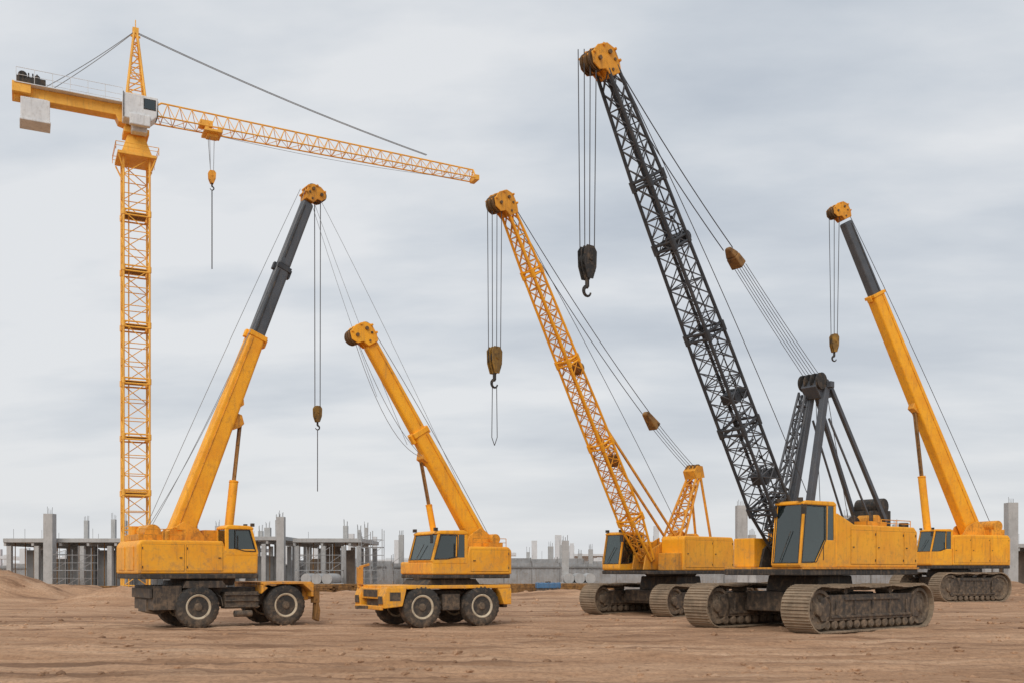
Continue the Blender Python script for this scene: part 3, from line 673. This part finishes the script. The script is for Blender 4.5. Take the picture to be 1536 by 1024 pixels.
# ================================================================== tower crane
def tower():
    P=empty('tower_crane',(-20.8,55,0),math.radians(26.2))
    c=MB();l=MB()
    hw=1.34
    lattice(c,l,(0,0,0),(0,0,24.4),[(0,hw,hw),(1,hw,hw)],24,.058,.026,side=(0,1,0),joints=[i/8 for i in range(1,8)])
    c.done('mast_chords',YELT,P,smooth=True); l.done('mast_lacing',YELT,P,smooth=True)
    r=MB()
    for i in range(1,8):
        z=24.4*i/8; r.box(-.55,.55,-.55,.55,z-.02,z+.02)
    r.done('mast_platforms',RUST,P)
    ld=MB()
    for y in (-.2,.2): ld.tube((-.35,y,.2),(-.35,y,24.4),.020)
    for i in range(80): ld.tube((-.35,-.2,.3+i*.3),(-.35,.2,.3+i*.3),.012,5)
    ld.done('mast_ladder',YELT,P)
    t=MB()
    t.box(-1.0,1.0,-1.0,1.0,24.35,24.52)
    t.hexa([(-.8,-.8,24.52),(.8,-.8,24.52),(.8,.8,24.52),(-.8,.8,24.52)],[(-.42,-.42,25.7),(.42,-.42,25.7),(.42,.42,25.7),(-.42,.42,25.7)])
    t.box(-.65,.65,-.65,.65,25.7,26.0); t.box(-.55,.55,-.5,.5,26.0,27.4)
    for sx in (-1,1):
        for sy in (-1,1): t.tube((sx*.95,sy*.95,24.3),(sx*.67,sy*.67,23.6),.05)
    t.done('slewing_turret',YELT,P,.03)
    rr=MB(); rail(rr,[(-1.1,-1.1,24.5),(1.1,-1.1,24.5),(1.1,1.1,24.5),(-1.1,1.1,24.5),(-1.1,-1.1,24.5)],.42,.018); rr.done('turret_rail',YELT,P)
    cb=MB(); cb.prism([(-.75,26.1),(.65,26.1),(.95,26.4),(1.0,27.45),(-.75,27.45)],-1.55,-.62); cb.box(-.3,.5,-1.15,-.6,25.6,26.1); cb.box(-.45,.6,-1.7,-1.4,25.75,26.35); cb.done('operator_cab',WHT,P,.05)
    g=MB(); g.hexa([(.985,-1.46,26.5),(.985,-.70,26.5),(1.02,-.70,26.5),(1.02,-1.46,26.5)],[(1.01,-1.46,27.3),(1.01,-.70,27.3),(1.03,-.70,27.3),(1.03,-1.46,27.3)]); g.box(.3,.85,-1.57,-1.552,26.75,27.25); g.done('operator_cab_glass',GLS,P)
    k=MB(); k.box(.26,.89,-1.565,-1.551,26.71,27.29); k.box(.93,.99,-1.50,-.66,26.44,26.50); k.path([(-.75,-1.6,26.1),(-.75,-1.6,27.45)],.025); k.done('operator_cab_trim',DRK,P)
    a=MB();al=MB(); lattice(a,al,(0,0,27.3),(0,0,31.5),[(0,1.05,1.05),(1,.16,.16)],7,.062,.030)
    a.box(-.16,.16,-.12,.12,31.45,31.75); a.tube((0,0,31.7),(0,0,32.2),.03)
    a.tube((-.25,0,31.3),(.25,0,31.3),.06)
    a.done('tower_head',YELT,P); al.done('tower_head_lacing',YELT,P)
    j=MB();jl=MB(); n=30;x0=.7;x1=20.4;zb=26.9
    def A(t): 
        x=x0+(x1-x0)*t; h=1.0-.38*t; w=.55-.15*t
        if t<.03: h=.5
        return V((x,-w,zb)),V((x,w,zb)),V((x,0,zb+h))
    for i in range(n):
        p=A(i/n);q=A((i+1)/n)
        for k in range(3): j.tube(p[k],q[k],.050 if k==2 else .044,8)
        m_=(p[2]+q[2])/2
        for k in (0,1): jl.tube(p[k],m_,.021); jl.tube(m_,q[k],.021)
        jl.tube(p[0],p[1],.022); jl.tube(p[0] if i%2 else p[1],q[1] if i%2 else q[0],.017)
    p=A(1); 
    for k in range(3): j.tube(p[k],p[(k+1)%3],.05)
    j.box(20.35,20.65,-.42,.42,26.8,27.1)
    j.done('jib_chords',YELT,P,smooth=True); jl.done('jib_lacing',YELT,P,smooth=True)
    k=MB(); k.box(-6.0,-.55,-.36,.36,26.62,27.22); k.box(-6.1,-5.2,-.7,.7,26.75,27.3); k.prism([(-.9,26.3),(-.5,26.2),(-.5,27.4),(-1.3,27.2)],-.38,.38); k.done('counter_jib',YELT,P,.03)
    k=MB(); k.box(-6.0,-.7,-.75,.75,27.22,27.26); rail(k,[(-5.9+i*.86,-.74,27.25) for i in range(7)],.75,.014); rail(k,[(-5.9+i*.86,.74,27.25) for i in range(7)],.75,.014); k.done('counter_jib_walkway',WHT,P)
    k=MB(); k.box(-5.9,-4.5,-.5,.5,27.3,27.7); k.tube((-5.6,-.5,27.75),(-5.6,.5,27.75),.22,14); k.tube((-4.9,-.45,27.75),(-4.9,.45,27.75),.14,12)
    for i in range(5): k.box(-5.75+i*.2,-5.68+i*.2,-.52,.52,27.66,27.9)
    k.done('hoist_winch',DRK,P,.02)
    k=MB(); k.box(-5.70,-4.3,-.62,.62,25.40,26.58); k.box(-5.6,-4.4,-.4,.4,26.5,26.7); k.box(-5.74,-4.26,-.66,.66,25.36,25.48); k.done('counterweight',WHT,P,.03)
    r=MB()
    for y in (-.06,.06): sagrope(r,(0.1,y,31.5),(17.2,y,27.9),.25,.022)
    for y in (-.4,.4): sagrope(r,(-.1,y*.1,31.5),(-4.6,y,27.3),.12,.020)
    sagrope(r,(1.2,0,26.85),(20.0,0,26.85),.35,.012)
    r.done('tie_rods',ROPL,P)
    t=MB(); t.box(3.6,4.6,-.62,.62,26.62,26.76); 
    for x in (3.75,4.45):
        for y in (-.5,.5): t.lathe((x,y,26.85),[(-.05,.03),(-.05,.12),(.05,.12),(.05,.03)],12)
    t.box(3.8,4.4,-.3,.3,26.45,26.62); t.box(3.4,4.1,-.35,.35,27.0,27.3)
    t.done('trolley',YELT,P,.02)
    hook_block(P,4.1,24.6,23.85,.42,mat=YEL2,hook=.4)
    ropes(P,[((3.95,-.15,26.6),(4.0,-.1,24.4)),((4.25,.15,26.6),(4.2,.1,24.4)),((3.9,.15,26.6),(4.05,.1,24.4))],.016,ROPL)
    ropes(P,[((4.1,0,23.5),(4.1,0,19.0))],.032,ROPE,'sling_chain')
    b=MB(); b.box(-1.6,1.6,-1.6,1.6,-.05,.12); b.done('mast_foundation',CON,P,.04)
tower()

# ================================================================== ground
def gh(x,y):
    z=.05*noise.noise(V((x*.35,y*.5,0)))+.06*noise.noise(V((x*.7,y*1.5,3)))+.03*noise.noise(V((x*2.6,y*3.6,7)))+.012*noise.noise(V((x*7,y*8,1)))
    r1=abs(y-(24.5+.8*math.sin(x*.12)+.09*x)); r2=abs(y-(21.2+.7*math.sin(x*.1+1)-.04*x)); r3=abs(y-(27.4+.5*math.sin(x*.15)-.03*x)); r4=abs(y-(18.2+.9*math.sin(x*.13+2)+.12*x))
    wv=.10*noise.noise(V((x*.9,y*.2,9)))
    fade=.55+.9*noise.noise(V((x*.13,y*.3,21)))
    for r_ in (r1,abs(r1-1.0),r2,abs(r2-.9),r3,r4,abs(r4-.95)):
        r_=abs(r_+wv)
        if r_<.6: z+=fade*(-.10*math.exp(-(r_/.19)**2)+.05*math.exp(-((r_-.38)/.12)**2))
    def g(cx,cy,sx,sy,h): return h*math.exp(-((x-cx)/sx)**2-((y-cy)/sy)**2)
    rough=1+.35*noise.noise(V((x*.6,y*.6,11)))+.15*noise.noise(V((x*2,y*2,5)))
    m=g(-31,58,4.2,3.2,1.9)+g(-26.5,62,3,2.5,.7)+g(43,72,4,4,2.4)+g(38,80,4,3,1.2)+g(-22,70,7,2,.55)+g(-9,68,6,2,.45)+g(5,66,7,2,.5)+g(14,70,5,2,.6)+g(30,72,6,2,.7)+g(-16,50,2.5,1.5,.3)+g(-20.6,53.2,3.0,1.8,1.0)
    return z+m*rough
def rng(a,b,s):
    o=[];x=a
    while x<b: o.append(x); x+=s
    return o
xs=[-1800,-900,-400,-200,-120,-90,-70,-55]+rng(-46,-20,.3)+rng(-20,20,.15)+rng(20,50,.3)+[55,70,90,120,200,400,900,1800]
ys=[-200,-60,-20,-5,3,7]+rng(10,36,.11)+rng(36,90,.5)+[95,105,120,150,200,300,500,900,1600,2600]
nx=len(xs)
vs=[(x,y,gh(x,y) if (-60<x<60 and 2<y<100) else 0) for y in ys for x in xs]
fs=[(j*nx+i,j*nx+i+1,(j+1)*nx+i+1,(j+1)*nx+i) for j in range(len(ys)-1) for i in range(nx-1)]
me=bpy.data.meshes.new('ground'); me.from_pydata(vs,[],fs); me.update()
for p in me.polygons: p.use_smooth=True
go=bpy.data.objects.new('ground',me); scene.collection.objects.link(go); me.materials.append(SOIL)

mb=MB()
ico=bmesh.new(); bmesh.ops.create_icosphere(ico,subdivisions=1,radius=1); iv=[v_.co.copy() for v_ in ico.verts]; ifc=[tuple(v_.index for v_ in f.verts) for f in ico.faces]; ico.free()
for i in range(6000):
    y=13+70*random.random()**1.6; x=random.uniform(-.62,.62)*y
    if noise.noise(V((x*.25,y*.4,33)))<random.uniform(-.4,.3): continue
    s=random.choice((.015,.02,.02,.03,.045,.06))*random.uniform(.6,1.5)*(1+y/50)
    z=gh(x,y); sq=random.uniform(.4,.8)
    mb.add([(x+q.x*s*random.uniform(.7,1.3),y+q.y*s*random.uniform(.7,1.2),z+q.z*s*sq) for q in iv],ifc)
mb.done('gravel',SOIL)

# ================================================================== background construction
def colbuilding(name,x0,x1,y0,y1,zs,cols,tall,wall=True,wallmat=WALLD):
    P=empty(name,((x0+x1)/2,(y0+y1)/2,0),0); ox,oy=(x0+x1)/2,(y0+y1)/2
    a=x0-ox;b=x1-ox;c=y0-oy;d=y1-oy
    s=MB()
    s.box(a,b,c,d,zs-.32,zs); s.box(a-.3,b+.3,c-.3,d+.3,-.2,.14)
    for k in range(int((b-a)/2.2)+1):
        s.box(a+k*2.2,a+k*2.2+.2,c+.1,d-.1,zs-.6,zs-.32)
    s.done('floor_slab',CON,P,.02)
    m_=MB()
    for x in cols:
        for y in (c+.3,(c+d)/2,d-.3): m_.box(x-ox-.18,x-ox+.18,y-.18,y+.18,.14,zs-.6)
    for (x,y,w,z) in tall: m_.box(x-ox-w/2,x-ox+w/2,y-oy-w/2,y-oy+w/2,zs if c-.2<y-oy<d else 0,z)
    m_.done('columns',CON,P,.015)
    if wall:
        w=MB(); xx=a+1
        while xx<b-1:
            wd=random.uniform(.9,1.5); w.box(xx,min(xx+wd,b-.6),c+1.6+random.uniform(0,.3),c+1.8+.3,.14,zs-random.choice((.62,.62,.9,1.6))); xx+=wd+.05
        w.done('infill_walls',wallmat,P)
    r=MB()
    for (x,y,w_,z) in tall:
        for dx in (-.12,.12):
            for dy in (-.12,.12): r.tube((x-ox+dx,y-oy+dy,z-.1),(x-ox+dx*1.2,y-oy+dy,z+random.uniform(.3,.6)),.016,5)
    k=a+.3
    while k<b: 
        if random.random()<.35: r.tube((k,c+.2,zs),(k,c+.2,zs+random.uniform(.3,.8)),.014,5)
        k+=.45
    r.done('rebar',WALLD,P)
    pr=MB()
    for k in range(int((b-a)/.9)):
        x=a+.4+k*.9+random.uniform(-.15,.15); pr.tube((x,c+.9,.14),(x,c+.9,zs-.32),.035,6)
    pr.done('formwork_props',RUST,P)
X=lambda px,y:(px-768)*y/1493
colbuilding('unfinished_concrete_building',-40.4,-30.5,79,91,4.35,[-40,-37.8,-34.2,-32,-30.9],[(-36.3,78.2,.72,6.25),(-38.9,84,.36,6.0),(-37.6,88,.36,6.2),(-34.4,86,.36,6.2),(-32.7,84,.4,6.0)])
colbuilding('unfinished_concrete_building',-17.4,-11.9,79,89,4.35,[-17.1,-15,-13.4,-12.2],[(-18.1,78,.6,6.0),(-14.2,85,.4,5.6),(-13.2,86,.3,5.3),(-12.3,84,.3,5.4)],wallmat=WALLB)
colbuilding('unfinished_concrete_building',-22.5,-18.7,82,92,4.6,[-22.2,-20.5,-19],[(-19.5,83,.4,6.0),(-20.6,84,.5,5.4),(-21.7,86,.4,5.2)])
colbuilding('unfinished_concrete_building',-30.2,-24.0,90,100,3.9,[-30,-28,-26,-24.5],[(-29,91,.4,5.6),(-27.2,92,.4,5.9),(-25.2,92,.4,5.3)])
colbuilding('unfinished_concrete_building',39.5,52,82,94,4.0,[40,43,46,49],[(40.6,81,.8,7.3),(44,84,.5,6.4)],wallmat=WALLB)
colbuilding('unfinished_concrete_building',30.0,37.5,92,104,4.6,[30.4,33,36],[(31.2,93,.7,6.9),(33.2,95,.5,6.2),(35.4,94,.5,6.5),(37,96,.5,6.2)])
colbuilding('unfinished_concrete_building',0.4,6.6,98,108,2.9,[.8,2.6,4.4,6.2],[(1.6,99,.35,3.6),(4.9,99,.35,4.3)])
colbuilding('unfinished_concrete_building',-8.6,-3.8,104,112,3.4,[-8.2,-6,-4.2],[(-7.6,105,.4,5.0),(-5.2,106,.4,4.6)])
def column(x,y,w,z,mat=CON):
    P=empty('concrete_column',(x,y,0),0)
    MB().box(-w/2,w/2,-w/2,w/2,-.1,z).done('shaft',mat,P,.02)
    r=MB()
    for dx in (-.3,0,.3):
        for dy in (-.3,.3): r.tube((dx*w,dy*w,z-.1),(dx*w*1.1,dy*w,z+random.uniform(.25,.5)),.014,5)
    r.done('rebar',WALLD,P); MB().box(-w*.9,w*.9,-w*.9,w*.9,-.1,.25).done('footing',mat,P,.02)
for px,y,w,z in ((1112,60,.62,5.75),(848,80,.55,4.2),(826,92,.5,4.0),(870,95,.4,3.4),(886,90,.4,3.7),(602,90,.45,5.0),(1128,75,.5,4.5),(1480,78,.5,4.0),(540,100,.45,5.2)):
    column(X(px,y),y,w,z)
mb=MB()
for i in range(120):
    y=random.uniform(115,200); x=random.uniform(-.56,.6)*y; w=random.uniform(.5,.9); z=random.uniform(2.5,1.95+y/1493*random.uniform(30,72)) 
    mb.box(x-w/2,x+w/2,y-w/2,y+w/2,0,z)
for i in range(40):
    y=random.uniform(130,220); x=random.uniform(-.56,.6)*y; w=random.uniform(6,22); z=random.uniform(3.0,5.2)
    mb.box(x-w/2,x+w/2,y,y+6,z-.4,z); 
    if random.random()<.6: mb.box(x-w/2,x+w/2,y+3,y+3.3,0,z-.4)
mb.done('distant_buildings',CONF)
def scaffold(x,y,w,h,rz=0):
    P=empty('scaffold_tower',(x,y,0),rz); s=MB(); n=max(2,int(w/.85)); st=w/n
    for i in range(n+1):
        for yy in (-.6,.6): s.tube((-w/2+i*st,yy,0),(-w/2+i*st,yy,h+random.uniform(0,.5)),.028)
    k=.6
    while k<h:
        for yy in (-.6,.6): s.tube((-w/2,yy,k),(w/2,yy,k),.020)
        for i in range(n):
            if random.random()<.5: s.tube((-w/2+i*st,-.6,k),(-w/2+(i+1)*st,-.6,min(h,k+.6)),.018)
        k+=.6
    for z in (1.8,3.6):
        if z<h: s.box(-w/2,w/2,-.6,.6,z,z+.04)
    s.done('scaffold_frame',PANEL,P)
scaffold(-11,78,1.8,4.6); scaffold(-15,77.6,3.6,3.6); scaffold(-34.0,77.5,3.0,3.4); scaffold(-9.2,84,1.8,3.0)
def fence(x0,y0,x1,y1,h):
    P=empty('site_fence',(x0,y0,0),math.atan2(y1-y0,x1-x0)); L=math.hypot(x1-x0,y1-y0)
    m_=MB();pp=MB();k=0
    while k<L:
        hh=h*random.uniform(.90,1.06)
        z0=.05; lean=random.uniform(-.05,.05)
        n_=12;w=2.3/n_
        for i in range(n_):
            o=.03 if i%2 else 0
            m_.hexa([(k+i*w,o,z0),(k+(i+1)*w-.004,o,z0),(k+(i+1)*w-.004,o+.02,z0),(k+i*w,o+.02,z0)],[(k+i*w,o+lean,hh),(k+(i+1)*w-.004,o+lean,hh),(k+(i+1)*w-.004,o+.02+lean,hh),(k+i*w,o+.02+lean,hh)])
        pp.box(k-.1,k-.03,-.06,.06,-.1,hh+.15); k+=2.4
        if random.random()<.12: k+=2.4
    pp.box(0,L,-.12,-.08,h*.8,h*.85)
    m_.done('fence_panels',PANEL,P); pp.done('fence_posts',WALLD,P)
fence(-10.2,86,11,84,2.5); fence(-60,96,-23,94,2.4); fence(12,78,34,80,2.5); fence(36,90,70,92,2.8); fence(-28,93,-12,95,2.6); fence(-3,91,8,90,2.75)
def stack(x,y,kind):
    if kind=='blue':
        P=empty('plastic_water_tank',(x,y,0),.1); m_=MB(); m_.box(-.9,.9,-.5,.5,.5,.9); 
        for i in range(5): m_.box(-.85+i*.4,-.75+i*.4,-.53,.53,.48,.93)
        m_.done('tank_body',BLUE,P,.05); MB().lathe((0,0,.9),[(0,.02),(0,.2),(.1,.2),(.1,.02)],16,'z').box(-.85,.85,-.5,.5,0,.48).done('tank_lid_and_stand',DRK,P)
    else:
        P=empty('timber_stack',(x,y,0),random.uniform(-.4,.4)); m_=MB()
        for k in range(6):
            for i in range(6): m_.box(-1.5+random.uniform(-.2,.1),1.5+random.uniform(-.1,.2),-.6+i*.2,-.43+i*.2,.1+k*.12,.2+k*.12)
        for xx in (-1,1): m_.box(xx-.05,xx+.05,-.6,.6,-.02,.1)
        m_.done('planks',RUST,P)
stack(X(822,74),74,'blue')
for px,y in ((100,70),(140,66),(410,72),(470,70),(505,75),(560,74),(900,72),(780,76),(860,78)): stack(X(px,y),y,'w')
def pipes(x,y,n):
    P=empty('concrete_pipe_stack',(x,y,0),random.uniform(-.3,.3)); m_=MB()
    for r in range(2):
        for i in range(n-r): m_.lathe((i*.86+r*.43-n*.4,0,.42+r*.74),[(-.9,.30),(-.9,.42),(.9,.42),(.9,.30)],20)
    m_.done('pipes',CON,P,smooth=True)
pipes(X(500,80),76.5,4); pipes(X(870,82),80,4)

# ================================================================== light, sky, camera
w=bpy.data.worlds.new("World"); scene.world=w; w.use_nodes=True
nt=w.node_tree; nt.nodes.clear()
out=N(nt,'ShaderNodeOutputWorld')
EL=math.radians(40)
sky=N(nt,'ShaderNodeTexSky'); sky.sky_type='NISHITA'; sky.sun_disc=False; sky.sun_elevation=EL
sky.dust_density=3; 
b1=N(nt,'ShaderNodeBackground'); b1.inputs[1].default_value=.08; nt.links.new(sky.outputs[0],b1.inputs[0])
tc=N(nt,'ShaderNodeTexCoord'); sep=N(nt,'ShaderNodeSeparateXYZ'); nt.links.new(tc.outputs['Generated'],sep.inputs[0])
def M(op,a,b=None):
    n=N(nt,'ShaderNodeMath',operation=op)
    for i,v_ in enumerate((a,b)):
        if v_ is None: continue
        if hasattr(v_,'is_output'): nt.links.new(v_,n.inputs[i])
        else: n.inputs[i].default_value=v_
    return n.outputs[0]
zc=M('MAXIMUM',sep.outputs[2],0.0); den=M('ADD',zc,.20)
cx=M('DIVIDE',sep.outputs[0],den); cy=M('DIVIDE',sep.outputs[1],den)
cmb=N(nt,'ShaderNodeCombineXYZ'); nt.links.new(M('ADD',M('MULTIPLY',cx,.75),M('MULTIPLY',cy,.22)),cmb.inputs[0]); nt.links.new(M('MULTIPLY',cy,1.4),cmb.inputs[1])
f=noise_node(nt,cmb.outputs[0],1.5,7,.52)
f2=noise_node(nt,cmb.outputs[0],.6,2,.5)
ff=M('ADD',M('MULTIPLY',f,.65),M('MULTIPLY',f2,.35))
ff=M('ADD',ff,M('MULTIPLY',sep.outputs[0],-.15))
col=ramp(nt,ff,[(.37,(.49,.545,.62)),(.47,(.63,.675,.73)),(.57,(.80,.82,.845))])
hz=ramp(nt,zc,[(0,G(.9)),(.14,G(.35)),(.36,G(0))])
col=mix(nt,hz,col,(.80,.81,.82))
b2=N(nt,'ShaderNodeBackground'); b2.inputs[1].default_value=1.0; nt.links.new(col,b2.inputs[0])
ms=N(nt,'ShaderNodeMixShader'); ms.inputs[0].default_value=.93
nt.links.new(b1.outputs[0],ms.inputs[1]); nt.links.new(b2.outputs[0],ms.inputs[2]); nt.links.new(ms.outputs[0],out.inputs[0])
sun=bpy.data.lights.new('sun','SUN'); sun.energy=1.5; sun.angle=math.radians(35); sun.color=(1,.95,.87)
so=bpy.data.objects.new('sun',sun); scene.collection.objects.link(so)
AZ=math.radians(12)
dirv=V((-math.sin(AZ)*math.cos(EL),-math.cos(AZ)*math.cos(EL),math.sin(EL)))
so.rotation_euler=dirv.to_track_quat('Z','Y').to_euler()
sky.sun_rotation=math.atan2(dirv.x,dirv.y)

cam=bpy.data.cameras.new('camera'); cam.lens=35; cam.sensor_width=36; cam.clip_end=6000; cam.clip_start=.1
cam.shift_y=(852-512)/1536
co=bpy.data.objects.new('camera',cam); scene.collection.objects.link(co)
co.location=(0,0,1.95); co.rotation_euler=(math.radians(90),0,0)
scene.camera=co
